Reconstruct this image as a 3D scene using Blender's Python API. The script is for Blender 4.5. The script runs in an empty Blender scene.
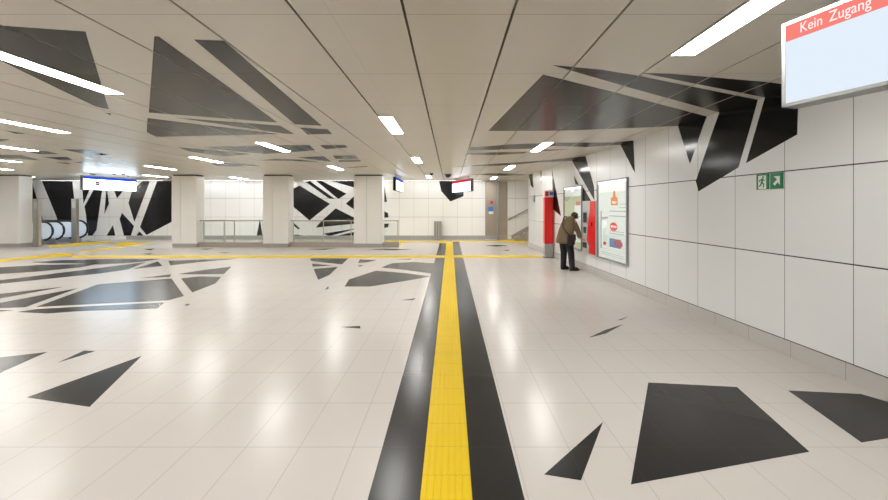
import bpy, bmesh, math, random
from mathutils import Vector, Matrix
random.seed(4)
sc = bpy.context.scene
COL = sc.collection
F, VX, HY = 404.0, 450.0, 206.5          # focal length and vanishing point of the hall axis, in pixels of the 888x500 frame
EYE, CEIL = 1.68, 2.99
HC = CEIL - EYE
WX0, WK = 4.0, 0.0446                    # right wall plane: X = WX0 - WK*Y
YB = 20.6                                # back wall
PI = math.pi

# ---------------------------------------------------------------- measuring helpers: photo point -> point on a real plane
def fl(px, py):
    Y = F*EYE/(py-HY); return ((px-VX)*Y/F, Y)
def ce(px, py):
    Y = F*HC/(HY-py); return ((px-VX)*Y/F, Y)
def fold(px):
    Y = WX0*F/(px-(VX-WK*F)); return (WX0-WK*Y, Y)
def rw(px, py):
    x, Y = fold(px); return (x, Y, min(CEIL, EYE+(HY-py)/F*Y))
def bw(px, py):
    return ((px-VX)*YB/F, YB, max(0.2, min(CEIL, EYE+(HY-py)/F*YB)))

# ---------------------------------------------------------------- materials
def mat(name):
    m = bpy.data.materials.new(name); m.use_nodes = True
    nt = m.node_tree; b = nt.nodes['Principled BSDF']
    return m, nt, b
def math_node(nt, op, a, b=None):
    n = nt.nodes.new('ShaderNodeMath'); n.operation = op
    for i, v in enumerate((a, b)):
        if v is None: continue
        if isinstance(v, (int, float)): n.inputs[i].default_value = v
        else: nt.links.new(v, n.inputs[i])
    return n.outputs[0]
def coords(nt):
    tc = nt.nodes.new('ShaderNodeTexCoord'); s = nt.nodes.new('ShaderNodeSeparateXYZ')
    nt.links.new(tc.outputs['Object'], s.inputs[0]); return s.outputs, tc.outputs['Object']
def band(nt, c, period, phase, width):
    f = math_node(nt, 'FRACT', math_node(nt, 'DIVIDE', math_node(nt, 'SUBTRACT', c, phase), period))
    d = math_node(nt, 'ABSOLUTE', math_node(nt, 'SUBTRACT', f, 0.5))
    return math_node(nt, 'GREATER_THAN', d, 0.5-width/(2*period))
def mix(nt, fac, a, b):
    n = nt.nodes.new('ShaderNodeMix'); n.data_type = 'RGBA'
    if isinstance(fac, (int, float)): n.inputs[0].default_value = fac
    else: nt.links.new(fac, n.inputs[0])
    for i, v in ((6, a), (7, b)):
        if isinstance(v, tuple): n.inputs[i].default_value = (*v, 1)
        else: nt.links.new(v, n.inputs[i])
    return n.outputs[2]
def noise(nt, vec, scale, detail=3):
    n = nt.nodes.new('ShaderNodeTexNoise'); n.inputs['Scale'].default_value = scale; n.inputs['Detail'].default_value = detail
    nt.links.new(vec, n.inputs['Vector']); return n.outputs['Fac']
def simple(name, col, rough=.5, metal=0, emit=None, es=1, var=.06):
    m, nt, b = mat(name)
    b.inputs['Roughness'].default_value = rough; b.inputs['Metallic'].default_value = metal
    s, v = coords(nt)
    f = noise(nt, v, 9)
    lo = tuple(max(0, c*(1-var)) for c in col); hi = tuple(min(1, c*(1+var)) for c in col)
    nt.links.new(mix(nt, f, lo, hi), b.inputs['Base Color'])
    if emit:
        b.inputs['Emission Color'].default_value = (*emit, 1); b.inputs['Emission Strength'].default_value = es
    return m
def panelled(name, col, joint, rough, lines, grain=0, var=.03, spec=.5):
    """lines: (axis, period, phase, width, strength)"""
    m, nt, b = mat(name)
    s, v = coords(nt)
    f = noise(nt, v, .9, 2)
    c = mix(nt, f, tuple(x*(1-var) for x in col), tuple(min(1, x*(1+var)) for x in col))
    if grain:
        g = noise(nt, v, 160, 2)
        c = mix(nt, math_node(nt, 'MULTIPLY', g, grain), c, tuple(x*.55 for x in col))
    for ax, per, ph, w, st in lines:
        k = math_node(nt, 'MULTIPLY', band(nt, s[ax], per, ph, w), st)
        c = mix(nt, k, c, joint)
    nt.links.new(c, b.inputs['Base Color'])
    b.inputs['Roughness'].default_value = rough
    b.inputs['Specular IOR Level'].default_value = spec
    return m
def glass_mat(name, tint=(.93, .98, .95), refl=.9):
    m = bpy.data.materials.new(name); m.use_nodes = True; nt = m.node_tree; nt.nodes.clear()
    out = nt.nodes.new('ShaderNodeOutputMaterial'); mx = nt.nodes.new('ShaderNodeMixShader')
    tr = nt.nodes.new('ShaderNodeBsdfTransparent'); gl = nt.nodes.new('ShaderNodeBsdfGlossy'); ge = nt.nodes.new('ShaderNodeNewGeometry'); vm = nt.nodes.new('ShaderNodeVectorMath'); vm.operation = 'DOT_PRODUCT'
    tr.inputs[0].default_value = (*tint, 1); gl.inputs['Roughness'].default_value = .02; gl.inputs[0].default_value = (refl, refl, refl, 1)
    nt.links.new(ge.outputs['Normal'], vm.inputs[0]); nt.links.new(ge.outputs['Incoming'], vm.inputs[1])
    fr = math_node(nt, 'ADD', math_node(nt, 'MULTIPLY', math_node(nt, 'POWER', math_node(nt, 'SUBTRACT', 1.0, math_node(nt, 'ABSOLUTE', vm.outputs['Value'])), 5.0), .8), .04)
    nt.links.new(fr, mx.inputs[0]); nt.links.new(tr.outputs[0], mx.inputs[1]); nt.links.new(gl.outputs[0], mx.inputs[2])
    nt.links.new(mx.outputs[0], out.inputs[0]); return m
def emitter(name, col, strength):
    m = bpy.data.materials.new(name); m.use_nodes = True; nt = m.node_tree; nt.nodes.clear()
    out = nt.nodes.new('ShaderNodeOutputMaterial'); e = nt.nodes.new('ShaderNodeEmission')
    e.inputs[0].default_value = (*col, 1); e.inputs[1].default_value = strength
    nt.links.new(e.outputs[0], out.inputs[0]); return m

TX, TY = .375, .632
FLOORLINES = [(0, TX, .075, .006, .55), (1, TY, 2.822, .006, .75)]
M = {}
M['floor'] = panelled('pale_terrazzo', (.635, .595, .555), (.34, .33, .30), .23, FLOORLINES, grain=.30, spec=.13, var=.045)
M['floor_black'] = panelled('black_granite', (.030, .029, .027), (.042, .040, .038), .23, FLOORLINES, grain=.2, spec=.13)
M['ceiling'] = panelled('ceiling_enamel', (.62, .585, .52), (.34, .33, .28), .34, [(1, 1.228, 2.755, .009, .85), (0, 2.936, 2.1265, .005, .35)])
M['ceiling_black'] = panelled('ceiling_black_enamel', (.013, .012, .011), (.13, .14, .125), .26, [(1, 1.228, 2.755, .008, .6)], spec=.20)
M['panel_edge'] = simple('panel_edge', (.48, .44, .38), .6)
M['void'] = simple('ceiling_void', (.01, .01, .01), .9)
WL = [(1, .748, 3.834, .008, .75), (2, .9525, .175, .013, .97)]
M['wall'] = panelled('wall_enamel', (.80, .81, .815), (.035, .034, .032), .26, WL)
M['wall_black'] = panelled('wall_black_enamel', (.006, .006, .006), (.003, .003, .003), .14, WL, spec=.22)
BL = [(0, .74, -1.096, .011, .45), (2, .9525, .19, .018, .55)]
M['bwall'] = panelled('back_wall_enamel', (.90, .90, .885), (.12, .12, .115), .26, BL)
M['bwall_black'] = panelled('back_wall_black_enamel', (.010, .010, .011), (.03, .03, .03), .16, BL)
M['base'] = panelled('skirting_stone', (.58, .56, .53), (.25, .19, .18), .4, [(1, .6, 3.3, .006, .8)], grain=.25)
M['bbase'] = panelled('skirting_stone_back', (.42, .40, .38), (.2, .19, .18), .4, [(0, .6, .3, .006, .8)], grain=.25)
M['column'] = simple('column_cladding', (.83, .82, .795), .35, var=.02)
M['dark'] = simple('dark_gap', (.03, .028, .025), .7)
M['yellow'] = panelled('yellow_tactile', (.74, .515, .0), (.45, .32, .002), .5, [(1, .30, 2.82, .006, .7)], var=.05, spec=.25)
M['diffuser'] = emitter('lamp_diffuser', (1.0, .985, .955), 47)
M['wall_fill'] = emitter('added_wall_fill_diffuser', (.97, .985, 1.0), 11)  # glow of the added fill lights over the back wall
M['white_metal'] = simple('white_metal', (.72, .70, .66), .4)
M['steel'] = simple('brushed_steel', (.50, .47, .42), .34, .85)
M['alu'] = simple('grey_aluminium', (.42, .42, .41), .4, .6)
M['frame'] = simple('dark_frame', (.30, .31, .315), .4, .4)
M['housing'] = simple('sign_housing', (.26, .265, .26), .42, .3)
M['screen'] = emitter('white_screen', (.77, .86, .96), .81)
M['screen_far'] = emitter('white_screen_far', (.88, .94, 1.0), 3.0)
M['screen_blue'] = emitter('white_screen_blue', (.62, .82, 1.0), 8.0)
M['hdr_red'] = emitter('red_header', (1.0, .25, .21), .76)
M['hdr_red_dark'] = emitter('red_header_far', (.72, .02, .06), .9)
M['hdr_blue'] = emitter('blue_header', (.02, .09, .75), .9)
M['lit_white'] = emitter('lit_lettering', (1.0, .90, .90), .84)
M['logo_red'] = simple('round_mark_red', (.30, .01, .03), .5)
M['glass'] = glass_mat('clear_glass', (.955, .985, .97))
M['case_glass'] = glass_mat('case_glass', (.97, .98, .97), .6)
M['black_rubber'] = simple('black_rubber', (.012, .012, .013), .45)
M['red'] = simple('red_enamel', (.78, .012, .012), .3)
M['green'] = simple('sign_green', (.004, .20, .07), .4)
M['sign_white'] = simple('sign_white', (.80, .86, .80), .4)
M['sign_blue'] = simple('sign_blue', (.06, .19, .55), .4)
M['sign_red'] = simple('sign_red', (.55, .03, .02), .4)
M['poster'] = simple('backlit_poster', (.72, .78, .76), .5, emit=(.86, .92, .91), es=.26)
M['poster_green'] = simple('backlit_poster_green', (.50, .54, .34), .5, emit=(.60, .66, .44), es=.30)
M['p_orange'] = simple('print_orange', (.75, .26, .07), .5, emit=(.75, .26, .07), es=.25)
M['p_red'] = simple('print_red', (.72, .08, .07), .5, emit=(.72, .08, .07), es=.25)
M['p_blue'] = simple('print_blue', (.10, .25, .50), .5, emit=(.10, .25, .50), es=.25)
M['p_grey'] = simple('print_grey', (.38, .40, .44), .5, emit=(.38, .40, .44), es=.2)
M['p_pale'] = simple('print_pale', (.85, .88, .88), .5, emit=(.9, .94, .94), es=.35)
M['tube'] = emitter('case_tube', (.93, .97, 1.0), 5)
M['machine'] = simple('machine_grey', (.55, .56, .56), .4)
M['machine_dark'] = simple('machine_dark', (.05, .06, .075), .25)
M['pillar_head'] = simple('pillar_header', (.80, .62, .70), .4)
M['door'] = simple('bronze_steel', (.40, .355, .29), .38, .55)
M['stair'] = simple('stair_stone', (.40, .36, .31), .5)
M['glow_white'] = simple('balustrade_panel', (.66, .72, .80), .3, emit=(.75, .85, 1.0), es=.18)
M['comb'] = simple('comb_plate', (.55, .58, .66), .25, .8)
M['skin'] = simple('skin', (.46, .26, .18), .55)
M['jacket'] = simple('olive_jacket', (.150, .108, .055), .8, var=.2)
M['trousers'] = simple('navy_trousers', (.012, .013, .020), .8)
M['shoe'] = simple('black_shoe', (.010, .009, .009), .4)
M['hair'] = simple('dark_hair', (.030, .019, .013), .6)
M['bag'] = simple('black_bag', (.020, .020, .022), .6)

# ---------------------------------------------------------------- object helpers
def link(name, bm, m, parent=None, smooth=False, loc=None):
    me = bpy.data.meshes.new(name); bmesh.ops.recalc_face_normals(bm, faces=bm.faces[:]) if smooth else None
    bm.to_mesh(me); bm.free()
    for x in (m if isinstance(m, (list, tuple)) else [m]): me.materials.append(x)
    if smooth:
        for p in me.polygons: p.use_smooth = True
    o = bpy.data.objects.new(name, me); COL.objects.link(o)
    if parent: o.parent = parent
    if loc: o.location = loc
    return o
def tag(o, label=None, cat=None, group=None, kind=None):
    for k, v in (('label', label), ('category', cat), ('group', group), ('kind', kind)):
        if v: o[k] = v
    return o
def thing(name, label, cat, loc=(0, 0, 0), rz=0, group=None):
    o = bpy.data.objects.new(name, None); COL.objects.link(o); o.empty_display_size = .1
    o.location = loc; o.rotation_euler = (0, 0, rz); return tag(o, label, cat, group)
def box(bm, x0, x1, y0, y1, z0, z1, mi=0, bevel=0):
    r = bmesh.ops.create_cube(bm, size=1)
    vs = r['verts']
    for v in vs:
        v.co = Vector(((x0+x1)/2+v.co.x*(x1-x0), (y0+y1)/2+v.co.y*(y1-y0), (z0+z1)/2+v.co.z*(z1-z0)))
    fs = {f for v in vs for f in v.link_faces}
    for f in fs: f.material_index = mi
    if bevel:
        bmesh.ops.bevel(bm, geom=list({e for f in fs for e in f.edges}), offset=bevel, segments=2, affect='EDGES')
def B(*a, bevel=0):
    bm = bmesh.new(); box(bm, *a, bevel=bevel); return bm
def tube(bm, pts, rad, seg=10, cap=True):
    pts = [Vector(p) for p in pts]; rings = []
    rads = rad if isinstance(rad, (list, tuple)) else [rad]*len(pts)
    for i, p in enumerate(pts):
        d = (pts[min(i+1, len(pts)-1)]-pts[max(i-1, 0)]).normalized()
        a = Vector((0, 0, 1)) if abs(d.z) < .9 else Vector((0, 1, 0))
        u = d.cross(a).normalized(); w = d.cross(u)
        rings.append([bm.verts.new(p+rads[i]*(math.cos(2*PI*k/seg)*u+math.sin(2*PI*k/seg)*w)) for k in range(seg)])
    for a, b in zip(rings, rings[1:]):
        for k in range(seg): bm.faces.new((a[k], a[(k+1) % seg], b[(k+1) % seg], b[k]))
    if cap:
        bm.faces.new(rings[0][::-1]); bm.faces.new(rings[-1])
def cyl(bm, x, y, z0, z1, r, seg=16, r2=None):
    tube(bm, [(x, y, z0), (x, y, z1)], [r, r if r2 is None else r2], seg)
def prism(bm, pts, off, mi=0):
    """flat outline (3-D points) given thickness by the vector off"""
    a = [bm.verts.new(Vector(p)) for p in pts]; b = [bm.verts.new(Vector(p)+Vector(off)) for p in pts]
    fs = [bm.faces.new(a), bm.faces.new(b[::-1])]
    n = len(a)
    for i in range(n): fs.append(bm.faces.new((a[(i+1) % n], a[i], b[i], b[(i+1) % n])))
    for f in fs: f.material_index = mi
    return fs
def loft(bm, rings, seg=16):
    """rings: (centre, half-width vector, half-depth vector)"""
    out = []
    for c, u, w in rings:
        c, u, w = Vector(c), Vector(u), Vector(w)
        out.append([bm.verts.new(c+math.cos(2*PI*k/seg)*u+math.sin(2*PI*k/seg)*w) for k in range(seg)])
    for a, b in zip(out, out[1:]):
        for k in range(seg): bm.faces.new((a[k], a[(k+1) % seg], b[(k+1) % seg], b[k]))
    bm.faces.new(out[0][::-1]); bm.faces.new(out[-1])

# ---------------------------------------------------------------- FLOOR with its black inlays
def face2(bm, pts, z, mi):
    vs = [bm.verts.new((x, y, z)) for x, y in pts]
    f = bm.faces.new(vs); f.material_index = mi; f.normal_update()
    return f
floor_shapes = [
 [(648.3,382.5),(737,387),(809.5,451.8),(630.9,484.6)],
 [(788,390.5),(861,394),(912,409),(922,433),(861.5,442.6)],
 [(603,422),(581,480.6),(544,474.6)],
 [(142,355.8),(89.5,407),(26.5,397.5)],
 [(95.7,351),(57,363),(84,350.6)],
 [(47.5,352),(0,373),(-30,386),(-30,361)],
 [(339,327),(360,326),(360.3,328.6),(352,328)],
 [(401,300.4),(416,298.2),(413,300)],
 [(325,290),(328,286.3),(329,288.2)],
 [(588,338),(605,330),(624,324),(606,333.5)],
 [(616,320.6),(629,316.4),(622,319.8)],
 [(184,305.3),(187,303.9),(190,304.3),(188,305.6)],
 [(98,284.3),(171.5,278.5),(184,296),(168,300.4),(100,303.8),(36,307)],
 [(38,309),(100,305.6),(165,302.3),(157,308.6),(80,311.2),(47,313.6),(17,312)],
 [(-25,309),(14,310.4),(-25,314)],
 [(78,288.2),(25,307.3),(-30,309.5),(-30,308.5)],
 [(63,287),(-30,297),(-30,304)],
 [(-30,284),(110,266.6),(146,262.1),(128,269.4),(100,273.5),(-30,287)],
 [(133,269),(158,261.4),(162.5,266)],
 [(-30,269),(40,265),(100,263.6),(80,267.4),(40,271.4),(-30,276)],
 [(32,262.6),(60,260.2),(110,259),(160,259),(140,262),(100,264.6),(80,263.5),(50,263.2)],
 [(143.5,249),(155,248.8),(150,250.2)], [(142,253.8),(153,253.4),(149,254.6)],
 [(168.3,260.8),(170.5,265.5),(200,262),(239,258.6),(205,259.5)],
 [(177.5,274.2),(200,270.4),(231.5,266.6),(224,273.9),(200,274.4)],
 [(181,278.5),(200,276.3),(221,277),(215.4,283.4),(192.4,292.5)],
 [(140,278.2),(171,274.2),(170,277)],
 [(310.5,258.4),(348.3,258.4),(342,264.4),(311,261)],
 [(312.3,263.8),(331.5,265.4),(312.6,266.7)],
 [(313.7,269),(337.8,266.9),(329.4,275),(318.2,279.9)],
 [(360,259.2),(377,260),(367,262.4),(358,263)],
 [(357.4,265.7),(364,265.1),(360,266.6)],
 [(376,270.6),(405,273),(431,276.4),(405,281),(370,286.6),(344.5,286.6),(349,279.5)],
 [(381,267.5),(392,263.3),(414,262),(434,263.2),(431.6,273.6),(405,270)],
 [(395,259.4),(412,258.7),(410,259.8)],
 [(307,249.6),(320,248.8),(337,248.4),(325,249.6)],
 [(365.8,250),(384,249),(412,249.4),(395,250.4)],
 [(485.5,245.7),(497,244.9),(508.5,245.6),(497,246.6)], [(503,250),(510,249.6),(508,251)],
 [(218,252.7),(232,252.3),(225,253.3)], [(200,249),(214,248.4),(206,249.6)],
]
X0, X1, Y0, Y1 = -27.0, 9.0, -6.0, YB
bm = bmesh.new()
face2(bm, [(X0, Y0), (X1, Y0), (X1, Y1), (X0, Y1)], 0, 0)
for s in floor_shapes:
    f = face2(bm, [fl(*p) for p in s], .0008, 1)
    if f.normal.z < 0: f.normal_flip()
for a, b in ((-.472, -.172), (.128, .428)):
    face2(bm, [(a, Y0), (b, Y0), (b, 19.3), (a, 19.3)], .001, 1)
bmesh.ops.triangulate(bm, faces=[f for f in bm.faces if len(f.verts) > 4])
tag(link('floor', bm, [M['floor'], M['floor_black']]), 'pale tiled floor with inlaid black shards', kind='structure')

# tactile paving
def strip_profile(bm, a, b, y0, y1, ribs):
    """ribbed strip running along Y between X = a and b"""
    w = (b-a)/ribs; pr = [(a, 0.001)]
    for i in range(ribs):
        x = a+i*w
        pr += [(x+.2*w, .003), (x+.3*w, .007), (x+.7*w, .007), (x+.8*w, .003)]
    pr.append((b, .001))
    A = [bm.verts.new((x, y0, z)) for x, z in pr]; Bv = [bm.verts.new((x, y1, z)) for x, z in pr]
    for i in range(len(pr)-1): bm.faces.new((A[i], A[i+1], Bv[i+1], Bv[i]))
bm = bmesh.new(); strip_profile(bm, -.172, .128, Y0, 19.3, 7)
tag(link('tactile_paving', bm, M['yellow']), 'long yellow ribbed tactile strip running down the middle between two black borders', kind='structure')
def slab(name, pts, label, z=.006):
    bm = bmesh.new(); p = [(x, y, .0006) for x, y in pts]
    a = sum(p[i][0]*p[(i+1) % len(p)][1]-p[(i+1) % len(p)][0]*p[i][1] for i in range(len(p)))
    if a < 0: p = p[::-1]
    prism(bm, p, (0, 0, z)); bmesh.ops.recalc_face_normals(bm, faces=bm.faces[:])
    return tag(link(name, bm, M['yellow']), label, kind='structure')
slab('tactile_paving', [fl(72, 257.8), fl(72, 255.6), (-.177, 13.85), (-.177, 13.25)], 'yellow tactile strip crossing the hall left of the middle strip')
slab('tactile_paving', [(.133, 13.25), (.133, 13.85), (3.05, 13.85), (3.05, 13.25)], 'yellow tactile strip crossing from the middle strip to the red pillar')
slab('tactile_paving', [(-.177, 19.25), (-.177, 19.75), fl(386, 240.7), fl(386, 241.9)], 'yellow tactile strip along the back wall left of the middle strip')
slab('tactile_paving', [(.133, 19.25), (.133, 19.75), (2.3, 19.75), (2.3, 19.25)], 'yellow tactile strip along the back wall towards the metal door')
slab('tactile_paving', [fl(386, 244.4), fl(386, 242.1), fl(408, 242.1), fl(401, 244.2)], 'yellow tactile patch beside the column nearest the middle')
slab('tactile_paving', [fl(437, 242.9), fl(437, 242.2), fl(446.6, 242.2), fl(446.6, 243.3)], 'small yellow tactile patch at far end of middle strip')
slab('tactile_paving', [(2.32, 19.25), (2.32, 20.0), (2.9, 20.45), (3.2, 20.45), (3.2, 19.7), (3.6, 19.7), (3.6, 18.5), (3.3, 18.5), (2.75, 19.1)], 'yellow tactile patch at foot of the staircase')
slab('tactile_paving', [fl(-20, 264), fl(-20, 261.5), fl(30, 256.8), fl(60, 253.2), fl(71.6, 253.4), fl(71.6, 256.2), fl(32, 258.7)], 'yellow tactile path slanting in front of the leftmost column')
slab('tactile_paving', [fl(80, 251.2), fl(110, 248), fl(125, 247.2), fl(125, 248.2), fl(80, 252.3)], 'thin yellow tactile path between the two slanting ones')
slab('tactile_paving', [fl(47, 245.5), fl(80, 242.7), fl(111, 241.2), fl(111, 242.8), fl(80, 245.5), fl(50, 247.8)], 'yellow tactile path in front of the escalators')
slab('tactile_paving', [fl(113, 243.4), fl(128, 242), fl(140, 243.4), fl(155, 242.6), fl(135, 245.8), fl(118, 246)], 'yellow tactile patch below the blue-headed sign')

# ---------------------------------------------------------------- CEILING: panels with open joints under a dark void
ceil_shapes = [
 [(-85,19),(0,25.4),(85.4,31.4),(108.8,109.3),(95.3,106.3),(0,60.5)],
 [(105,112.6),(110.5,113.5),(111,115)],
 [(154.3,36.3),(158.8,36.3),(277.5,122.5),(148.8,112.5)],
 [(193.8,39.3),(223.8,40.5),(322,125.8),(295,124.3)],
 [(147.5,118),(280,134),(156.3,136.8),(146.8,132)],
 [(175,117.5),(280,125.5),(294,134),(284,133.6)],
 [(300,127.5),(327.5,129.3),(332,133.8),(307.5,134.3)],
 [(177,147.3),(183,147.5),(251,154),(225,156.3),(190,151.5)],
 [(204,147.2),(256,145.5),(309.6,145),(315,150),(293,152),(264,154),(240,151.5)],
 [(320,145.2),(344.6,145),(347.7,147.3),(325.7,149.1)],
 [(210.5,163.7),(230.8,162.7),(261.6,165.9),(218,166.5)],
 [(258,160.4),(276,158.8),(300,159.6),(320,162),(290,160.8)],
 [(297,157.5),(323.6,156.1),(331.3,161.7)],
 [(332.7,155.7),(355,155.3),(358.6,158.9),(336,158.9)],
 [(338.3,160.3),(358.6,159.7),(362,161.4),(339.7,162)],
 [(344,167.6),(366,165.8),(368,166.6),(355,167.6)],
 [(4,129.8),(12.6,131.5),(26.6,134),(15.4,133.7)],
 [(-20,138),(0,138.6),(10.5,139.6),(-20,145)],
 [(19,150),(46,151),(58.8,154),(39,154)],
 [(-40,153.8),(21,155),(42,160.6),(17,158.7),(-40,157.4)],
 [(61.6,149.4),(86.8,149.4),(110,155),(91,155)],
 [(42,156.8),(67,157),(72.8,159.9),(58.8,159.7)],
 [(55,162.3),(67,162.7),(72.8,164.5)], [(72.8,162),(84,162),(91,164.8)], [(79.8,157),(87,157.3),(94,159),(89,159)],
 [(93.8,162),(110,164),(103.6,164.9)], [(100,152.9),(112.6,156),(100,156)], [(100,157.8),(118,158.3),(110,159)],
 [(115.4,160.7),(125,160.6),(124.5,162.4)], [(100,162.7),(112,163.2),(108,164.3)],
 [(543,74.4),(618,93),'f707','f678',(630,128),(560,130.6),(488,131)],
 [(552,65),(602,69.6),(640,76),'f758','f719.4',(630,87.6)],
 [(641,72.8),(670,73.6),(768,82),'f799','f765'],
 [(470,147.6),(510,144.3),(555,142.6),(612,142.4),'f633.5','f620.5',(586,147),(555,145.7),(530,148.6),(470,150.4)],
 [(530,150.8),(552,149.2),(570,149.4),(545,150.9)],
 [(464.5,155),(468,152.9),(528,151.6),(524,153.4),(496,155)],
 [(453,167),(482,164.6),(540,160.8),'f585.5','f572',(540,162.5),(500,165.5)],
 [(470,174.6),(489,173.2),(510,173.6),'f528.5',(510,176)],
]
bm = bmesh.new()
face2(bm, [(X0, Y0), (X0, Y1), (X1, Y1), (X1, Y0)], CEIL, 0)
blk = []
for s in ceil_shapes:
    pts = [fold(float(p[1:])) if isinstance(p, str) else ce(*p) for p in s]
    f = face2(bm, pts, CEIL-.001, 1)
    if f.normal.z > 0: f.normal_flip()
    blk.append(f)
bmesh.ops.triangulate(bm, faces=blk)
G = .009
seams = [-.308+.734*k for k in range(-36, 7)]
for s in seams:
    for g in (s-G, s+G):
        bmesh.ops.bisect_plane(bm, geom=bm.verts[:]+bm.edges[:]+bm.faces[:], plane_co=(g, 0, 0), plane_no=(1, 0, 0), dist=1e-6)
kill = [f for f in bm.faces if any(abs(f.calc_center_median().x-s) < G*.9 for s in seams) and max(abs(v.co.x-f.calc_center_median().x) for v in f.verts) < G*1.2]
bmesh.ops.delete(bm, geom=kill, context='FACES')
for e in [e for e in bm.edges if e.is_boundary]:
    a, b = e.verts
    if abs(a.co.x-b.co.x) < 1e-5 and a.co.z > CEIL-.0005 and any(abs(abs(a.co.x-s)-G) < 1e-4 for s in seams):
        f = bm.faces.new((a, b, bm.verts.new(b.co+Vector((0, 0, .06))), bm.verts.new(a.co+Vector((0, 0, .06)))))
        f.material_index = 3
face2(bm, [(X0, Y0), (X0, Y1), (X1, Y1), (X1, Y0)], CEIL+.06, 2)
tag(link('ceiling', bm, [M['ceiling'], M['ceiling_black'], M['void'], M['panel_edge']]), 'panelled ceiling with dark joints and black shards', kind='structure')

# ---------------------------------------------------------------- WALLS
wall_shapes = [
 [(678,0),(707,0),(703.5,125),(690,164)],
 [(719.4,0),(758,0),(751,125),(738.5,167.5),(698.5,191.5),(695.8,181),(714.8,125)],
 [(765,0),(799,0),(797.3,134.5),(746,163.3)],
 [(620.5,0),(633.5,0),(635,173)],
 [(572,0),(585.5,0),(594,186),(594.5,200.5)],
 [(582.8,186.5),(591.5,201.5),(582.8,201.5)],
 [(574,176),(579,185),(575.5,184)],
 [(528.7,0),(532.5,0),(533.5,188),(531,186)],
 [(552,168.5),(561,216),(553,209)],
 [(540.5,0),(541.6,0),(541.4,184),(540.8,184)],
]
bm = bmesh.new()
xa, xb = WX0-WK*Y0, WX0-WK*16.74
pr = [(xa, Y0), (xb, 16.74), (X1, 16.74), (X1, Y0)]
prism(bm, [(x, y, 0) for x, y in pr], (0, 0, CEIL+.04)); bmesh.ops.recalc_face_normals(bm, faces=bm.faces[:])
nrm = Vector((-1, -WK, 0)).normalized()
for s in wall_shapes:
    f = bm.faces.new([bm.verts.new(Vector(rw(*p))+nrm*.0012) for p in s]); f.material_index = 1; f.normal_update()
    if f.normal.dot(nrm) < 0: f.normal_flip()
    if len(f.verts) > 4: bmesh.ops.triangulate(bm, faces=[f])
tag(link('wall_right', bm, [M['wall'], M['wall_black']]), 'white panelled right wall with black shards', kind='structure')

back_shapes = [
 [(439,180),(463.5,180),(463.5,196.2),(450.4,201.5),(441.3,191.3)],
 [(380,176),(383.5,176),(387,202),(380,202)],
 [(378,209),(383.5,211),(388,213),(388.5,217.5),(378,218)],
 [(378,224),(389,223.5),(388,227.3),(384,228),(378,227)],
 [(41.8,178),(72.4,178),(76,217),(72,222),(70,236),(58,236),(57,218)],
 [(32,176),(36,196),(40,208),(44,224),(44,236),(30,236)],
 [(82,186),(91,186),(83.6,203.7)],
 [(95.8,186),(102.8,186),(96.5,230),(92.4,237.5),(88,237.5),(86,215),(84.5,206.4)],
 [(106.6,186),(109,203.7),(104.3,214.5)],
 [(112.5,186),(127.5,186),(117,198.3)],
 [(143,179),(150,178),(134.5,222),(128.5,203),(132,191)],
 [(157.3,178),(176,178),(176,219.7),(146.5,235),(140,227)],
 [(122,212.7),(134,226),(131,237.5),(124,237.5),(119.6,219)],
 [(113,225),(115.4,237.5),(106.5,237.5)],
 [(139.4,231.5),(143.6,236.6),(136.4,236.6)],
 [(293,189),(299.5,185.5),(330,204),(309.5,220.5),(293,206.4),(284,200),(284,194)],
 [(305.7,182),(309.5,179.5),(335,199),(329,198.5)],
 [(316,180.5),(321.5,180.2),(346.5,193.7),(338.5,199)],
 [(331,178.5),(362,178.5),(362,191),(353.8,187.5)],
 [(360,191),(353.8,196.3),(345.7,203.7),(353.8,209.3),(360,213)],
 [(335.7,208.3),(353.8,217.4),(360,219),(360,220.2),(322,220.6)],
 [(321,221.3),(360,221.3),(360,223),(353.8,223.8),(315.7,227.6)],
 [(323,233.7),(353.8,228.7),(360,227.8),(331.5,238.2),(328,238.2)],
 [(338,238.2),(360,230.6),(360,238.2)],
 [(288,219),(293,222),(300,228.7),(298.6,229.4),(293,225.2)],
 [(307,235),(312,238.2),(309.4,238.2)],
 [(286,238.2),(297.5,234.6),(303,238.2)],
 [(259.8,219),(262.5,236),(256.7,236)], [(228,238.3),(234,235.4),(235.3,238.3)],
]
bm = bmesh.new()
box(bm, X0, X1, YB, YB+.3, 0, CEIL+.04)
for s in back_shapes:
    pts = [Vector(bw(*p))-Vector((0, .0015, 0)) for p in s]
    f = bm.faces.new([bm.verts.new(p) for p in pts]); f.material_index = 1; f.normal_update()
    if f.normal.y > 0: f.normal_flip()
    if len(f.verts) > 4: bmesh.ops.triangulate(bm, faces=[f])
tag(link('wall_back', bm, [M['bwall'], M['bwall_black']]), 'white panelled back wall with black shards', kind='structure')
tag(link('wall_left', B(X0-.3, X0, Y0, YB, 0, CEIL+.04), M['bwall']), kind='structure')
tag(link('wall_front', B(X0, X1, Y0-.3, Y0, 0, CEIL+.04), M['bwall']), kind='structure')
tag(link('wall_stair', B(X1, X1+.3, 16.74, YB, 0, CEIL+.04), M['bwall']), kind='structure')
bm = bmesh.new()
t = .006
prism(bm, [(xa-t, Y0, 0), (xb-t, 16.74, 0), (xb, 16.74, 0), (xa, Y0, 0)], (0, 0, .172)); bmesh.ops.recalc_face_normals(bm, faces=bm.faces[:])
tag(link('baseboard_right', bm, M['base']), 'grey stone skirting along the right wall', kind='structure')
tag(link('baseboard_back', B(-16.5, 1.8, YB-.008, YB, 0, .19), M['bbase']), 'grey stone skirting along the back wall', kind='structure')

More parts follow.
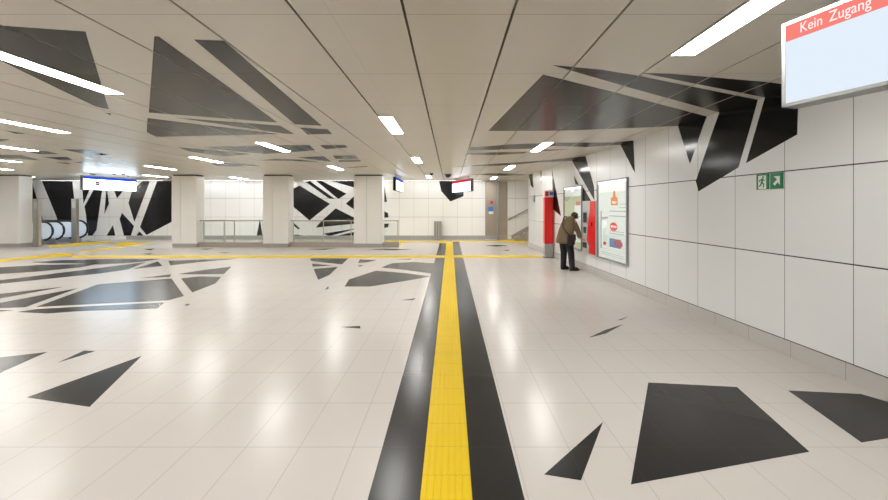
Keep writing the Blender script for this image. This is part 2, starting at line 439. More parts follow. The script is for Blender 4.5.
# ---------------------------------------------------------------- COLUMNS
YC = 16.6
def column(xl, xr, split, label, cat='column'):
    bm = bmesh.new(); xs = xl+(xr-xl)*split
    box(bm, xl+.03, xr-.03, YC+.03, YC+.52, 0, CEIL, 1)
    box(bm, xl+.015, xr-.015, YC+.012, YC+.535, 0, .14, 2)
    box(bm, xl, xs-.006, YC, YC+.55, .15, CEIL-.05, 0, .004)
    box(bm, xs+.006, xr, YC, YC+.55, .15, CEIL-.05, 0, .004)
    return tag(link('column', bm, [M['column'], M['dark'], M['bbase']]), label, kind='structure')
column(-3.95, -2.79, .45, 'pale clad column nearest the yellow middle strip')
column(-7.68, -6.64, .38, 'pale clad column between the two glass balustrades')
column(-11.44, -10.42, .36, 'pale clad column at left end of the glass balustrades')
column(-19.6, -17.72, .5, 'wide pale column at left edge beside the escalators')

# ---------------------------------------------------------------- GLASS BALUSTRADES between the columns
def balustrade(xl, xr, posts, label, panes):
    t = thing('glass_balustrade', label, 'balustrade', (xl, YC+.12, 0), 0, 'glass balustrades between the columns')
    L = xr-xl
    link('plinth', B(0, L, 0, .16, 0, .20, bevel=.005), M['stair'], t)
    for i in range(panes):
        a, b = L*i/panes, L*(i+1)/panes
        link('glass_panel', B(a+.012, b-.012, .072, .088, .20, 1.06), M['glass'], t)
    bm = bmesh.new(); tube(bm, [(0, .08, 1.09), (L, .08, 1.09)], .024, 12); link('handrail', bm, M['steel'], t, True)
    for x in posts:
        link('post', B(x-.015, x+.015, .09, .13, .2, 1.07), M['steel'], t)
    return t
balustrade(-10.4, -7.7, (.15, 1.0, 1.42), 'glass balustrade on a beige plinth, left of the middle column', 3)
balustrade(-6.62, -3.97, (.1, 1.35, 2.5), 'glass balustrade in front of the black and white shard wall', 3)
balustrade(-2.77, -2.12, (.6,), 'short glass balustrade end right of the nearest column', 1)

# ---------------------------------------------------------------- CEILING LIGHTS
def light_make(name_label, L):
    t = thing('ceiling_light', name_label, 'ceiling light', group='linear ceiling lights')
    bm = bmesh.new(); w = .102
    for a in ((-w-.006, -w+.004, 0, L), (w-.004, w+.006, 0, L), (-w, w, -.006, .004), (-w, w, L-.004, L+.006)):
        box(bm, a[0], a[1], a[2], a[3], -.006, .006)
    link('frame', bm, M['white_metal'], t)
    link('diffuser', B(-w+.005, w-.005, .005, L-.005, -.004, .004), M['diffuser'], t)
    return t
rows = [1.894, -1.042, -3.978, -6.914, -9.85, -12.786, -15.722, -18.658, -21.594]
rown = ['row beside the right wall', 'row just left of the yellow strip', 'third row from the right wall', 'fourth row from the right wall',
        'fifth row from the right wall', 'sixth row from the right wall', 'seventh row from the right wall', 'eighth row from the right wall', 'ninth row from the right wall']
seen = {0: [3.48, 9.57, 14.3, 19.2], 1: [7.22, 12.1, 18.5], 2: [4.68, 9.57, 14.4, 18.3], 3: [7.15, 12.0], 4: [9.5, 14.3, 19.3], 5: [11.9, 18.1], 6: [14.4], 7: [18.0]}
hid = {1: [2.3], 2: [-.2], 3: [2.2], 4: [4.5], 5: [6.9, 2.1], 6: [9.5, 4.6], 7: [11.9, 6.9], 8: [14.4, 9.5]}
num = {1: ['only'], 2: ['nearer', 'farther'], 3: ['nearest', 'middle', 'farthest'], 4: ['nearest', 'second nearest', 'second farthest', 'farthest']}
p0 = None
def light_at(row, yend, label):
    global p0
    if p0 is None: p0 = light_make(label, 1.36); o = p0
    else:
        o = p0.copy(); COL.objects.link(o); o['label'] = label
        for ch in p0.children:
            c = ch.copy(); COL.objects.link(c); c.parent = o
    o.location = (rows[row]+.108, yend-1.36, CEIL-.005)
for r, ys in seen.items():
    for i, y in enumerate(ys):
        n = num[len(ys)][i]
        light_at(r, y, 'white linear ceiling light, %s of the %s' % (n, rown[r]))
for r, ys in hid.items():
    for i, y in enumerate(ys):
        light_at(r, y, 'white linear ceiling light outside the picture, %s, %s' % (rown[r], 'first' if i == 0 else 'second'))

# slim fill lights added in the ceiling to brighten the back wall
for i, (xl, xr, lb) in enumerate(((-20.6, -14.4, 'leftmost, above the escalators'), (-13.9, -7.9, 'above the left glass balustrade'), (-7.4, -2.9, 'above the shard wall'), (-2.4, 1.6, 'above the yellow strip'))):
    t = thing('added_wall_fill', 'added slim fill light at top of the back wall, ' + lb, 'ceiling light', (xl, YB-.33, CEIL-.006), 0, 'added fill lights along the back wall')
    L = xr-xl; bm = bmesh.new()
    for a in ((-.01, L+.01, -.012, 0), (-.01, L+.01, .08, .092), (-.01, 0, 0, .08), (L, L+.01, 0, .08)): box(bm, *a, -.007, .005)
    link('frame', bm, M['white_metal'], t)
    link('diffuser', B(0, L, 0, .08, -.004, .004), M['wall_fill'], t)

# small ceiling fittings
def dome(px, py, Y, label, r=.075):
    X = (px-VX)*Y/F
    t = thing('dome_camera', label, 'camera', (X, Y, CEIL-.002))
    bm = bmesh.new(); cyl(bm, 0, 0, -.03, 0, r, 20); link('base', bm, M['housing'], t)
    bm = bmesh.new(); bmesh.ops.create_uvsphere(bm, u_segments=16, v_segments=10, radius=r*.8, matrix=Matrix.Translation((0, 0, -.03)))
    bmesh.ops.delete(bm, geom=[v for v in bm.verts if v.co.z > -.028], context='VERTS'); link('dome', bm, M['machine_dark'], t, True)
dome(431.5, 173.5, 15.8, 'small dark dome camera on ceiling just left of the yellow strip line')
dome(448, 174, 16.3, 'wider flat dark dome camera on ceiling above the yellow strip', .15)
dome(242.5, 179, 18.9, 'dark dome camera on ceiling above the left glass balustrade', .09)
for k, (px, py) in enumerate(((94, 174), (114, 174), (123.5, 174))):
    x, y = ce(px, py)
    bm = bmesh.new(); cyl(bm, 0, 0, -.05, 0, .06, 14)
    tag(link('ceiling_spotlight', bm, M['alu'], None, False, (x, y, CEIL-.002)),
        'small grey ceiling fitting above the blue-headed sign, %s of three' % ('leftmost', 'middle', 'rightmost')[k], 'ceiling fitting', 'ceiling fittings above the blue sign')

# ---------------------------------------------------------------- HANGING SIGNS
def sign(label, x, y, rz, L, hdr, scr, group=None, H=.553, zb=2.335, T=.13, back=True):
    t = thing('hanging_sign', label, 'sign', (x, y, zb), rz, 'hanging signs')
    e = .022
    bm = bmesh.new()
    box(bm, 0, L, .012, T-.012, 0.012, H-.012)
    for a in ((0, L, 0, e), (0, L, H-e, H)): box(bm, a[0], a[1], 0, T, a[2], a[3])
    for a in ((0, e), (L-e, L)): box(bm, a[0], a[1], 0, T, 0, H)
    link('housing', bm, M['housing'], t)
    hz = H-e-.105
    link('screen', B(e, L-e, .004, .012, e, hz), scr, t)
    if back: link('screen', B(e, L-e, T-.012, T-.004, e, hz), scr, t); link('header', B(e, L-e, T-.012, T-.004, hz, H-e), hdr, t)
    h = link('header', B(e, L-e, .004, .012, hz, H-e), hdr, t)
    for xx in (.35, L-.35):
        bm = bmesh.new(); cyl(bm, xx, T/2, H, CEIL-zb, .014, 12); cyl(bm, xx, T/2, CEIL-zb-.015, CEIL-zb, .04, 16); link('hanger_rod', bm, M['alu'], t)
    return t, h
s1, h1 = sign('large hanging sign at upper right, blank white screen under red header reading Kein Zugang', 2.2, 2.68, math.atan2(-1, .302), 2.4, M['hdr_red'], M['screen'], back=False)
def text_mesh(body, size, x, z, y, m, parent, name='lettering'):
    cu = bpy.data.curves.new('txt', 'FONT'); cu.body = body; cu.size = size; cu.extrude = .0006
    o = bpy.data.objects.new('txt', cu); COL.objects.link(o)
    dg = bpy.context.evaluated_depsgraph_get(); dg.update()
    me = bpy.data.meshes.new_from_object(o.evaluated_get(dg)); bpy.data.objects.remove(o)
    for v in me.vertices: v.co = Vector((v.co.x*.76+x, y-v.co.z, v.co.y+z))
    me.materials.clear(); me.materials.append(m)
    ob = bpy.data.objects.new(name, me); COL.objects.link(ob); ob.parent = parent; return ob
for wd, x in (('Kein', .105), ('Zugang', .262)): text_mesh(wd, .090, x, .553-.022-.105+.028, .0025, M['lit_white'], h1)
s2, _ = sign('far hanging sign with red header in front of back wall', .1, 19.5, math.atan2(-2.3, .794), 2.4, M['hdr_red_dark'], M['screen_far'])
s3, _ = sign('far hanging sign with grey end, just right of the nearest column', -2.18, 16.35, PI/2, 2.4, M['hdr_blue'], M['screen_far'])
s4, _ = sign('hanging sign with blue header and round red mark, left of the columns', -14.27, 15.7, math.atan2(2.2, .38), 2.24, M['hdr_blue'], M['screen_blue'])
bm = bmesh.new(); tube(bm, [(.56, .0035, .27), (.56, -.003, .27)], .10, 24)
mk = link('round_mark', bm, M['logo_red'], s4)
link('bar', B(.49, .63, -.005, -.003, .255, .285), M['screen'], mk)

# ---------------------------------------------------------------- RIGHT WALL ITEMS
TH = math.atan2(-1, WK)                 # local x runs to the right along the wall, local y into it
def wall_thing(name, label, cat, px_left, depth, z=0, group=None):
    """origin on the wall-hung thing's front face at its left edge"""
    k = (px_left-VX)/F; Y = (WX0-depth)/(k+WK)
    return thing(name, label, cat, (WX0-depth-WK*Y-.003, Y, z), TH, group), Y
def wall_len(pl, pr_, depth):
    y = lambda p: (WX0-depth)/((p-VX)/F+WK)
    return (y(pl)-y(pr_))*1.001
def poly(bm, pts, y, mi, th=.002):
    fs = prism(bm, [(x, y, z) for x, z in pts], (0, -th, 0), mi)
# exit signs
def wall_sign(name, label, pl, pr_):
    t, Y = wall_thing(name, label, 'sign', pl, .012, 1.886, 'green escape signs on the right wall')
    w = wall_len(pl, pr_, .012)
    return t, w
t, w = wall_sign('exit_sign', 'green and white running man escape sign on right wall', 756.6, 768.6)
h = .185
link('plate', B(0, w, 0, .012, 0, h), M['green'], t)
bm = bmesh.new(); poly(bm, [(.03, .004), (w-.03, .004), (w-.03, h-.018), (.03, h-.018)], 0, 0); link('doorway_field', bm, M['sign_white'], t)
bm = bmesh.new(); c = w/2
def seg(bm, a, b, r):
    d = Vector((b[0]-a[0], b[1]-a[1])).normalized(); n = Vector((-d.y, d.x))*r
    poly(bm, [(a[0]+n.x, a[1]+n.y), (a[0]-n.x, a[1]-n.y), (b[0]-n.x, b[1]-n.y), (b[0]+n.x, b[1]+n.y)], -.002, 0)
poly(bm, [(c+.014+.013*math.cos(i*PI/6), .146+.013*math.sin(i*PI/6)) for i in range(12)], -.002, 0)
seg(bm, (c+.008, .130), (c-.006, .080), .013); seg(bm, (c+.008, .124), (c+.036, .104), .006); seg(bm, (c+.004, .124), (c-.034, .112), .006)
seg(bm, (c-.034, .112), (c-.040, .090), .006)
seg(bm, (c-.004, .084), (c+.026, .062), .008); seg(bm, (c+.026, .062), (c+.022, .024), .007); seg(bm, (c-.008, .084), (c-.020, .050), .008); seg(bm, (c-.020, .050), (c-.046, .038), .007)
link('running_man', bm, M['green'], t)
t, w = wall_sign('arrow_sign', 'green escape sign with white arrow pointing up right', 770.5, 782.7)
link('plate', B(0, w, 0, .012, 0, h), M['green'], t)
bm = bmesh.new(); poly(bm, [(.05, .145), (w-.035, .145), (w-.035, .045), (w-.065, .075), (.062, .035), (.042, .060), (.095, .108)], 0, 0); link('arrow', bm, M['sign_white'], t)

# poster cases
def poster_case(label, pl, pr_, z0, z1, pm, art):
    t, Y = wall_thing('poster_case', label, 'poster case', pl, .045, z0, 'lit poster cases on the right wall')
    w = wall_len(pl, pr_, .045); H = z1-z0; e = .03
    bm = bmesh.new()
    for a in ((0, w, 0, e), (0, w, H-e, H)): box(bm, a[0], a[1], 0, .045, a[2], a[3])
    for a in ((0, e), (w-e, w)): box(bm, a[0], a[1], 0, .045, e, H-e)
    box(bm, e, w-e, .039, .045, e, H-e)
    link('frame', bm, M['frame'], t)
    p = link('poster', B(e, w-e, .034, .039, e, H-e), pm, t)
    mats = [M['p_pale'], M['p_orange'], M['p_red'], M['p_blue'], M['p_grey']]
    bm = bmesh.new()
    for pts, mi in art: poly(bm, [(e+x*(w-2*e), e+z*(H-2*e)) for x, z in pts], .0335, mi, .001)
    link('print', bm, mats, p)
    bm = bmesh.new(); tube(bm, [(e+.03, .021, H-e-.02), (w-e-.03, .021, H-e-.02)], .010, 10); link('lamp_tube', bm, M['tube'], t)
    link('glass_pane', B(e, w-e, .003, .006, e, H-e), M['case_glass'], t)
    return t
R = lambda x0, x1, z0, z1: [(x0, z0), (x1, z0), (x1, z1), (x0, z1)]
disc = lambda x, z, rx, rz: [(x+rx*math.cos(i*PI/8), z+rz*math.sin(i*PI/8)) for i in range(16)]
art2 = [(R(.02, .98, .86, .99), 0), ([(.47, .69), (.70, .69), (.70, .78), (.63, .80), (.62, .87), (.55, .87), (.54, .80), (.47, .78)], 1), (R(.52, .66, .71, .74), 0),
        (disc(.56, .42, .13, .055), 2), (R(.46, .66, .41, .435), 0), (R(.42, .80, .16, .27), 3), (disc(.72, .215, .14, .05), 2), (disc(.72, .215, .07, .025), 3),
        (disc(.62, .25, .07, .02), 1),
        ([(.08, .16), (.16, .17), (.18, .49), (.10, .48)], 0), ([(.12, .50), (.36, .52), (.36, .545), (.12, .53)], 4), ([(.14, .38), (.30, .40), (.32, .49), (.14, .48)], 0),
        ([(.08, .12), (.13, .12), (.13, .62), (.08, .60)], 4), (disc(.24, .19, .06, .022), 2), (R(.40, .95, .55, .56), 4), (R(.42, .95, .61, .62), 4),
        (R(.42, .9, .33, .338), 4), (R(.42, .9, .36, .366), 4), (R(.1, .9, .07, .075), 4), (R(.1, .9, .045, .05), 4), (R(.74, .96, .70, .705), 4), (R(.74, .96, .66, .665), 4)]
art1 = [(R(.02, .98, .85, .99), 0), (R(.60, .95, .10, .70), 0), (R(.68, .9, .70, .76), 2), (R(.08, .5, .35, .36), 4), (R(.08, .5, .30, .31), 4)]
poster_case('large lit poster case with orange and blue prints, right of the red machine', 596.8, 626.6, .47, 2.28, M['poster'], art2)
poster_case('lit greenish poster case behind the man, left of the red machine', 563.3, 581.4, .50, 2.25, M['poster_green'], art1)

# machine the man uses
t, Ym = wall_thing('ticket_machine', 'red and grey wall machine with dark screen which the man is using', 'machine', 582.3, .07, .5)
w = wall_len(582.3, 595.4, .07); H = 1.32
link('cabinet', B(0, w, .004, .07, 0, H, bevel=.006), M['machine'], t)
pts = [(w-.01, .01), (w-.01, H-.01), (w*.62, H-.01), (w*.60, H*.80), (w*.50, H*.62), (w*.44, H*.48), (w*.40, H*.36), (w*.36, H*.28), (w*.42, H*.20), (w*.55, H*.14), (w*.52, .01)]
bm = bmesh.new(); prism(bm, [(x, .004, z) for x, z in pts], (0, -.008, 0)); bmesh.ops.recalc_face_normals(bm, faces=bm.faces[:]); link('red_panel', bm, M['red'], t)
sc_ = link('screen_surround', B(.06, w*.40, -.004, .004, H*.56, H*.80), M['alu'], t)
link('display', B(.085, w*.40-.025, -.007, -.003, H*.585, H*.775), M['machine_dark'], sc_)
k_ = link('keypad', B(.10, w*.32, -.008, .004, H*.38, H*.50), M['machine_dark'], t)
link('tray', B(.08, w*.34, -.014, .004, .12, .26), M['machine_dark'], t)
link('coin_slot', B(w*.72, w*.80, -.008, -.003, H*.52, H*.60), M['machine_dark'], t)

# small box on wall
t = rw(534.5, 198.5)
bm = B(-.12, .12, -.05, 0, -.13, .13, bevel=.01)
o = link('wall_box', bm, M['alu'], None, False, (t[0]-.002, t[1], t[2])); o.rotation_euler.z = TH
tag(o, 'small grey box high on right wall near its far corner', 'box')

# red pillar
PX, PY = 3.235, 13.3
t = thing('information_pillar', 'tall red pillar on grey foot with pale pink header, left of the man', 'pillar', (PX, PY, 0))
link('foot', B(-.135, .135, -.11, .11, 0, .46, bevel=.01), M['alu'], t)
link('foot_shadow_plate', B(-.155, .155, -.14, .14, 0, .02), M['machine_dark'], t)  # dark sheet standing in for the shadow around the pillar's foot
b = link('body', B(-.14, .14, -.115, .115, .46, 1.98, bevel=.012), M['red'], t)
bm = bmesh.new(); box(bm, -.125, -.085, -.119, -.113, .55, 1.9); box(bm, .085, .125, -.119, -.113, .55, 1.9); link('edge_rail', bm, M['sign_red'], b)
hd = link('header', B(-.15, .15, -.12, .12, 1.98, 2.21, bevel=.01), M['pillar_head'], t)
bm = bmesh.new(); box(bm, -.13, -.02, -.124, -.119, 2.02, 2.17); link('red_mark', bm, M['sign_red'], hd)
bm = bmesh.new(); box(bm, .01, .13, -.124, -.119, 2.05, 2.15); link('blue_mark', bm, M['sign_blue'], hd)

# ---------------------------------------------------------------- BACK: metal door, stairs, rail, cabinet
o = tag(link('door_1', B(1.79, 2.92, YB-.05, YB, .02, 2.93), M['door']), 'bronze metal double door in the back wall', kind='structure')
bm = bmesh.new(); box(bm, 0, .58, -.012, 0, .25, 2.86); link('door_leaf', bm, M['door'], o, False, (1.80, YB-.05, 0))
bm = bmesh.new(); box(bm, 0, .52, -.012, 0, .25, 2.86); link('door_leaf', bm, M['door'], o, False, (2.39, YB-.05, 0))
link('threshold', B(1.79, 2.92, YB-.07, YB-.05, .02, .22), M['bbase'], o)
tag(link('corner_post', B(2.34, 2.42, YB-.60, YB-.52, 0, 2.95), M['frame']), 'thin dark floor-to-ceiling post before the metal door', 'post')
bm = bmesh.new(); tube(bm, [(0, -.012, 0), (0, 0, 0)], .085, 24)
tag(link('fire_sign', bm, M['sign_red'], None, False, (2.115, YB-.063, 1.89)), 'small round red sign on the metal door', 'sign')
t = thing('door_notice', 'small blue and white notice on the metal door under the red sign', 'sign', (2.07, YB-.063, 1.30))
link('blue_panel', B(-.13, .13, -.008, 0, .13, .36), M['sign_blue'], t); link('white_panel', B(-.10, .13, -.008, 0, 0, .13), M['sign_white'], t)

t = thing('staircase', 'staircase rising to the right behind the right wall corner', 'stairs', (3.22, 19.72, 0))
bm = bmesh.new(); n = 9
out = [(0, 0)]
for i in range(n): out += [(.3*i, .165*(i+1)), (.3*(i+1), .165*(i+1))]
out.append((.3*n, 0))
prism(bm, [(x, 0, z) for x, z in out], (0, .75, 0)); bmesh.ops.recalc_face_normals(bm, faces=bm.faces[:]); link('steps', bm, M['stair'], t)
bm = bmesh.new(); prism(bm, [(-.1, .755, .02), (2.7, .755, 1.55), (2.7, .755, 1.75), (-.1, .755, .22)], (0, .05, 0)); bmesh.ops.recalc_face_normals(bm, faces=bm.faces[:]); link('stringer', bm, M['stair'], t)
t = thing('handrail', 'grey handrail sloping up the back wall over the staircase', 'handrail', (2.98, YB-.09, 1.07))
bm = bmesh.new(); tube(bm, [(-.02, 0, -.02), (.05, 0, 0), (2.5, 0, 1.22)], .032, 10); link('rail', bm, M['steel'], t, True)
for x in (.25, 1.5):
    bm = bmesh.new(); tube(bm, [(x, 0, (x-.05)*.498), (x, .088, (x-.05)*.498-.04)], .012, 8); link('bracket', bm, M['steel'], t)

t = thing('metal_cabinet', 'slim grey ribbed metal unit standing against the back wall', 'cabinet', (-.62, YB-.20, 0))
link('body', B(-.19, .19, -.1, .18, .04, .94, bevel=.01), M['alu'], t)
link('foot', B(-.16, .16, -.07, .16, 0, .04), M['frame'], t)
for x in (-.12, 0, .12): link('rib', B(x-.025, x+.025, -.118, -.1, .08, .90, bevel=.004), M['housing'], t)

# ---------------------------------------------------------------- ESCALATORS
def escalator(y0, y1, xe, label):
    t = thing('escalator', label, 'escalator', (xe, y0, 0), 0, 'escalators beside the leftmost column')
    for yy in (0, y1-y0):
        # balustrade panel with a round newel end at +X, black handrail round it
        zc, r = .60, .40
        arc = [(-r+(r-.05)*math.sin(a), zc+(r-.05)*math.cos(a)) for a in [PI*k/12 for k in range(13)]]
        out = [(-3.0, .95)] + arc + [(-3.0, .25)]
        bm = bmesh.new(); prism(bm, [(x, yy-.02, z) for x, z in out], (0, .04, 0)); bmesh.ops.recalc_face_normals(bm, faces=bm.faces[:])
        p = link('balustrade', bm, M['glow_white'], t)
        pts = [(-3.0, yy, zc+r)] + [(-r+r*math.sin(a), yy, zc+r*math.cos(a)) for a in [PI*k/14 for k in range(15)]] + [(-1.0, yy, zc-r)]
        bm = bmesh.new(); tube(bm, pts, .042, 8); link('handrail', bm, M['black_rubber'], p, True)
        link('skirt', B(-3.0, -.35, yy-.06, yy+.06, .005, .24), M['alu'], p)
    link('comb_plate', B(-1.2, .5, .07, y1-y0-.07, 0, .014), M['comb'], t)
    bm = bmesh.new()
    for i in range(5): box(bm, -1.2-.36*(i+1), -1.2-.36*i-.006, .07, y1-y0-.07, 0, .02)
    link('steps', bm, M['alu'], t)
    return t
escalator(17.75, 18.27, -17.45, 'front escalator with round black handrail ends beside the leftmost column')
escalator(18.92, 19.45, -17.45, 'rear escalator with round black handrail end behind the farther grey post')
def stele(x, y, z, label):
    t = thing('steel_post', label, 'post', (x, y, 0), 0, 'steel posts at the escalators')
    link('body', B(-.12, .12, -.07, .07, 0, z, bevel=.008), M['steel'], t)
    link('indicator', B(-.06, .06, -.076, -.069, z-.42, z-.12), M['machine'], t)
    link('foot', B(-.14, .14, -.09, .09, 0, .03), M['frame'], t)
stele(-17.37, 17.0, 2.0, 'flat steel post in front of the escalators, nearest the column')
stele(-17.24, 18.58, 2.03, 'flat steel post between the two escalators')

# ---------------------------------------------------------------- THE MAN
def skin(name, J, E, root, m, parent, sub=2):
    me = bpy.data.meshes.new(name); keys = list(J); idx = {k: i for i, k in enumerate(keys)}
    me.from_pydata([J[k][0] for k in keys], [(idx[a], idx[b]) for a, b in E], []); me.update()
    o = bpy.data.objects.new(name, me); COL.objects.link(o)
    md = o.modifiers.new('s', 'SKIN'); md.use_smooth_shade = True
    for k in keys:
        v = me.skin_vertices[0].data[idx[k]]; r = J[k][1]
        v.radius = r if isinstance(r, tuple) else (r, r); v.use_root = (k == root)
    ss = o.modifiers.new('u', 'SUBSURF'); ss.levels = sub; ss.render_levels = sub
    dg = bpy.context.evaluated_depsgraph_get(); dg.update()
    nm = bpy.data.meshes.new_from_object(o.evaluated_get(dg)); bpy.data.objects.remove(o); nm.name = name
    nm.materials.clear(); nm.materials.append(m)
    for p in nm.polygons: p.use_smooth = True
    ob = bpy.data.objects.new(name, nm); COL.objects.link(ob)
    if parent: ob.parent = parent
    return ob
# world positions, stooping towards the machine, facing right and slightly away
fwd = Vector((.92, .39, 0)).normalized(); lat = Vector((.39, -.92, 0)).normalized()    # lat = his right
C0 = Vector((3.05, 10.66, 0))
P = lambda f, l, z: tuple(C0+fwd*f+lat*l+Vector((0, 0, z)))
hand = Vector((3.40, 10.24, .83)); wrist = hand+Vector((-.075, .10, .035))
J = {
 'pelvis': (P(0, 0, .84), .13), 'waist': (P(.03, 0, 1.0), .13), 'chest': (P(.10, 0, 1.18), .145), 'upper': (P(.17, 0, 1.30), .11),
 'neck': (P(.235, 0, 1.375), .052), 'skull': (P(.285, .005, 1.42), .082), 'crown': (P(.33, .01, 1.455), .070), 'face': (P(.375, .01, 1.39), .055), 'nose': (P(.415, .012, 1.385), .016),
 'ear_r': (P(.305, .088, 1.415), .016), 'ear_l': (P(.305, -.082, 1.415), .016),
 'sho_r': (P(.17, .17, 1.27), .060), 'sho_l': (P(.13, -.18, 1.29), .060),
 'elb_r': ((3.33, 10.50, 1.02), .043), 'wri_r': (tuple(wrist), .029), 'palm_r': (tuple(wrist*.45+hand*.55), (.034, .020)),
 'elb_l': (P(.12, -.25, 1.02), .043), 'wri_l': (P(.30, -.20, .95), .029), 'palm_l': (P(.36, -.17, .945), (.034, .02)),
 'hip_r': (P(0, .10, .80), .095), 'hip_l': (P(0, -.10, .80), .095),
 'kn_r': (P(.08, .12, .45), .062), 'kn_l': (P(.03, -.11, .45), .062),
 'an_r': (P(.09, .15, .085), .042), 'an_l': (P(.02, -.12, .085), .042),
 'to_r': (P(.20, .17, .045), .036), 'to_l': (P(.15, -.13, .045), .036),
}
E = [('pelvis', 'waist'), ('waist', 'chest'), ('chest', 'upper'), ('upper', 'neck'), ('neck', 'skull'), ('skull', 'crown'), ('skull', 'face'), ('face', 'nose'), ('skull', 'ear_r'), ('skull', 'ear_l'),
     ('upper', 'sho_r'), ('upper', 'sho_l'), ('sho_r', 'elb_r'), ('elb_r', 'wri_r'), ('wri_r', 'palm_r'), ('sho_l', 'elb_l'), ('elb_l', 'wri_l'), ('wri_l', 'palm_l'),
     ('pelvis', 'hip_r'), ('pelvis', 'hip_l'), ('hip_r', 'kn_r'), ('hip_l', 'kn_l'), ('kn_r', 'an_r'), ('kn_l', 'an_l'), ('an_r', 'to_r'), ('an_l', 'to_l')]
def hand_fingers(tag_, pv, wv, side, tip_to=None):
    pv, wv = Vector(pv), Vector(wv); d = (pv-wv).normalized()
    up = Vector((0, 0, 1)); s = d.cross(up).normalized()
    for i, (off, ln) in enumerate(((-.024, .062), (-.008, .072), (.008, .068), (.022, .054))):
        a = pv+s*off+d*.018; b = a+d*ln*.55; c_ = b+(d*.8-up*.5).normalized()*ln*.45
        J['f%s%da' % (tag_, i)] = (tuple(a), .0095); J['f%s%db' % (tag_, i)] = (tuple(b), .0085); J['f%s%dc' % (tag_, i)] = (tuple(c_), .0075)
        E.extend([('palm_'+tag_, 'f%s%da' % (tag_, i)), ('f%s%da' % (tag_, i), 'f%s%db' % (tag_, i)), ('f%s%db' % (tag_, i), 'f%s%dc' % (tag_, i))])
    a = pv-s*.03*side-d*.012; b = a-s*.02*side+d*.028-up*.01; c_ = b+d*.024
    J['t%sa' % tag_] = (tuple(a), .011); J['t%sb' % tag_] = (tuple(b), .0095); J['t%sc' % tag_] = (tuple(c_), .008)
    E.extend([('palm_'+tag_, 't%sa' % tag_), ('t%sa' % tag_, 't%sb' % tag_), ('t%sb' % tag_, 't%sc' % tag_)])
hand_fingers('r', J['palm_r'][0], J['wri_r'][0], 1); hand_fingers('l', J['palm_l'][0], J['wri_l'][0], -1)
man = skin('person', J, E, 'pelvis', M['skin'], None)
tag(man, 'stooping person in olive jacket and dark trousers reaching out to the wall machine', 'person')
# jacket: loft over the torso plus sleeves
bm = bmesh.new()
def ring(f, l, z, hw, hd, tilt=0): return (P(f, l, z), tuple(lat*hw), tuple((fwd*math.cos(tilt)-Vector((0, 0, 1))*math.sin(tilt))*hd))
loft(bm, [ring(-.035, -.02, .70, .245, .175), ring(-.04, -.02, .74, .255, .185), ring(-.02, -.01, .90, .24, .175, .1), ring(.03, 0, 1.06, .235, .170, .3), ring(.09, 0, 1.20, .232, .165, .45),
          ring(.145, 0, 1.30, .200, .135, .6), ring(.19, 0, 1.365, .12, .09, .7), ring(.215, 0, 1.395, .075, .065, .7)], 20)
def sleeve(a, b, c, r):
    a, b, c = Vector(a), Vector(b), Vector(c)
    tube(bm, [a+(a-b).normalized()*-.0, a*.6+b*.4, b*.85+a*.15, b, b*.6+c*.4, c], [r, r*.95, r*.86, r*.84, r*.78, r*.66], 14)
sleeve(P(.15, .145, 1.26), J['elb_r'][0], tuple(Vector(J['wri_r'][0])), .083)
sleeve(P(.12, -.15, 1.27), J['elb_l'][0], tuple(Vector(J['wri_l'][0])*.92+Vector(J['elb_l'][0])*.08), .083)
jk = link('jacket', bm, M['jacket'], man, True)
md = jk.modifiers.new('u', 'SUBSURF'); md.levels = 1; md.render_levels = 2
bm = bmesh.new()
loft(bm, [(P(.205, 0, 1.372), tuple(lat*.082), tuple(fwd*.070)), (P(.225, 0, 1.405), tuple(lat*.074), tuple(fwd*.062)), (P(.232, 0, 1.418), tuple(lat*.068), tuple(fwd*.056))], 16)
link('collar', bm, M['jacket'], jk, True)
bm = bmesh.new()
loft(bm, [ring(0, 0, .70, .19, .13), ring(0, 0, .78, .20, .14), ring(.01, 0, .92, .18, .13)], 16)
for s in ('r', 'l'):
    h_, k_, a_ = (Vector(J[x+s][0]) for x in ('hip_', 'kn_', 'an_'))
    tube(bm, [h_+Vector((0, 0, .02)), h_*.5+k_*.5, k_, k_*.5+a_*.5, a_+Vector((0, 0, .0)), a_+Vector((0, 0, -.045))], [.115, .102, .086, .078, .074, .074], 14)
link('trousers', bm, M['trousers'], man, True)
for s in ('r', 'l'):
    a_, t_ = Vector(J['an_'+s][0]), Vector(J['to_'+s][0]); d = (t_-a_); d.z = 0; d.normalize(); q = Vector((-d.y, d.x, 0))
    bm = bmesh.new(); b0 = Vector((a_.x, a_.y, 0))
    loft(bm, [(b0-d*.07+Vector((0, 0, .045)), q*.030, Vector((0, 0, .044))), (b0-d*.04+Vector((0, 0, .055)), q*.046, Vector((0, 0, .054))), (b0+d*.05+Vector((0, 0, .05)), q*.050, Vector((0, 0, .049))),
              (b0+d*.13+Vector((0, 0, .036)), q*.052, Vector((0, 0, .06))), (b0+d*.19+Vector((0, 0, .027)), q*.042, Vector((0, 0, .026))), (b0+d*.21+Vector((0, 0, .02)), q*.02, Vector((0, 0, .015)))], 14)
    link('shoe', bm, M['shoe'], man, True)
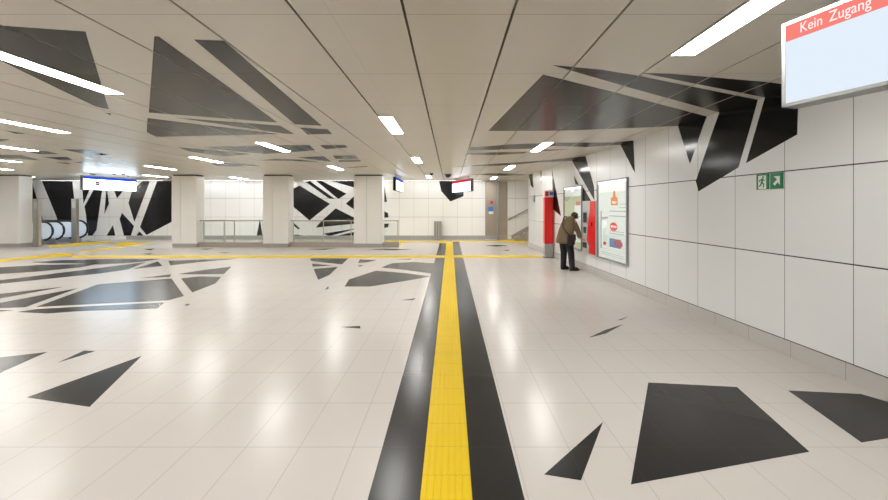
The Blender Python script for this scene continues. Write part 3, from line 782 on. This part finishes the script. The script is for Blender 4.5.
# hair cap
bm = bmesh.new()
hc = Vector(P(.292, .006, 1.437))
ax = (fwd*.5+Vector((0, 0, .86))).normalized()
rot = ax.to_track_quat('Z', 'Y').to_matrix().to_4x4()
bmesh.ops.create_uvsphere(bm, u_segments=20, v_segments=14, radius=.104, matrix=Matrix.Translation(hc) @ rot @ Matrix.Diagonal((.93, .93, .93, 1)))
fd = (fwd*.80-Vector((0, 0, .62))).normalized()
bmesh.ops.delete(bm, geom=[v for v in bm.verts if (v.co-hc).dot(fd) > .040], context='VERTS')
link('hair', bm, M['hair'], man, True)
for l in (-.022, .046):
    bm = bmesh.new(); bmesh.ops.create_uvsphere(bm, u_segments=8, v_segments=6, radius=.011, matrix=Matrix.Translation(P(.412, l, 1.412))); link('eye', bm, M['black_rubber'], man, True)
# shoulder bag
bgc = Vector(P(-.09, .325, .83))
t = thing('shoulder_bag', 'black shoulder bag hanging at the hip of the stooping person', 'bag', tuple(bgc), math.atan2(fwd.y, fwd.x))
link('body', B(-.115, .115, -.045, .045, -.15, .13, bevel=.03), M['bag'], t, True)
link('flap', B(-.12, .12, -.055, -.03, -.03, .135, bevel=.01), M['bag'], t)
bm = bmesh.new()
loc = lambda v: Matrix.Rotation(-math.atan2(fwd.y, fwd.x), 3, 'Z') @ (Vector(v)-bgc)
tube(bm, [loc(P(-.14, .315, .95)), loc(P(-.17, .22, 1.04)), loc(P(-.175, .12, 1.13)), loc(P(-.115, .02, 1.26)), loc(P(-.02, -.06, 1.36)), loc(P(.06, -.11, 1.40)), loc(P(.14, -.14, 1.408)), loc(P(.23, -.155, 1.36)), loc(P(.30, -.15, 1.25))], .016, 8)
link('strap', bm, M['bag'], t, True)

# ---------------------------------------------------------------- world, camera, view
w = bpy.data.worlds.new('World'); sc.world = w; w.use_nodes = True
w.node_tree.nodes['Background'].inputs[0].default_value = (.9, .95, 1, 1); w.node_tree.nodes['Background'].inputs[1].default_value = .05
cd = bpy.data.cameras.new('camera'); cam = bpy.data.objects.new('camera', cd); COL.objects.link(cam)
cam.location = (0, 0, EYE); cam.rotation_euler = (PI/2, 0, 0)
cd.sensor_fit = 'HORIZONTAL'; cd.sensor_width = 36; cd.lens = F/888*36
cd.shift_x = (444-VX)/888; cd.shift_y = (HY-250)/888; cd.clip_start = .05; cd.clip_end = 200
sc.camera = cam
sc.view_settings.view_transform = 'Standard'; sc.view_settings.look = 'None'; sc.view_settings.gamma = 1; sc.view_settings.use_curve_mapping = False
sc.view_settings.exposure = 0.33
try:
    sc.cycles.use_denoising = True; sc.cycles.denoiser = 'OPENIMAGEDENOISE'
    sc.cycles.max_bounces = 10; sc.cycles.diffuse_bounces = 6; sc.cycles.glossy_bounces = 4; sc.cycles.transparent_max_bounces = 12
    sc.cycles.sample_clamp_indirect = 8; sc.cycles.caustics_reflective = False; sc.cycles.caustics_refractive = False
except Exception: pass
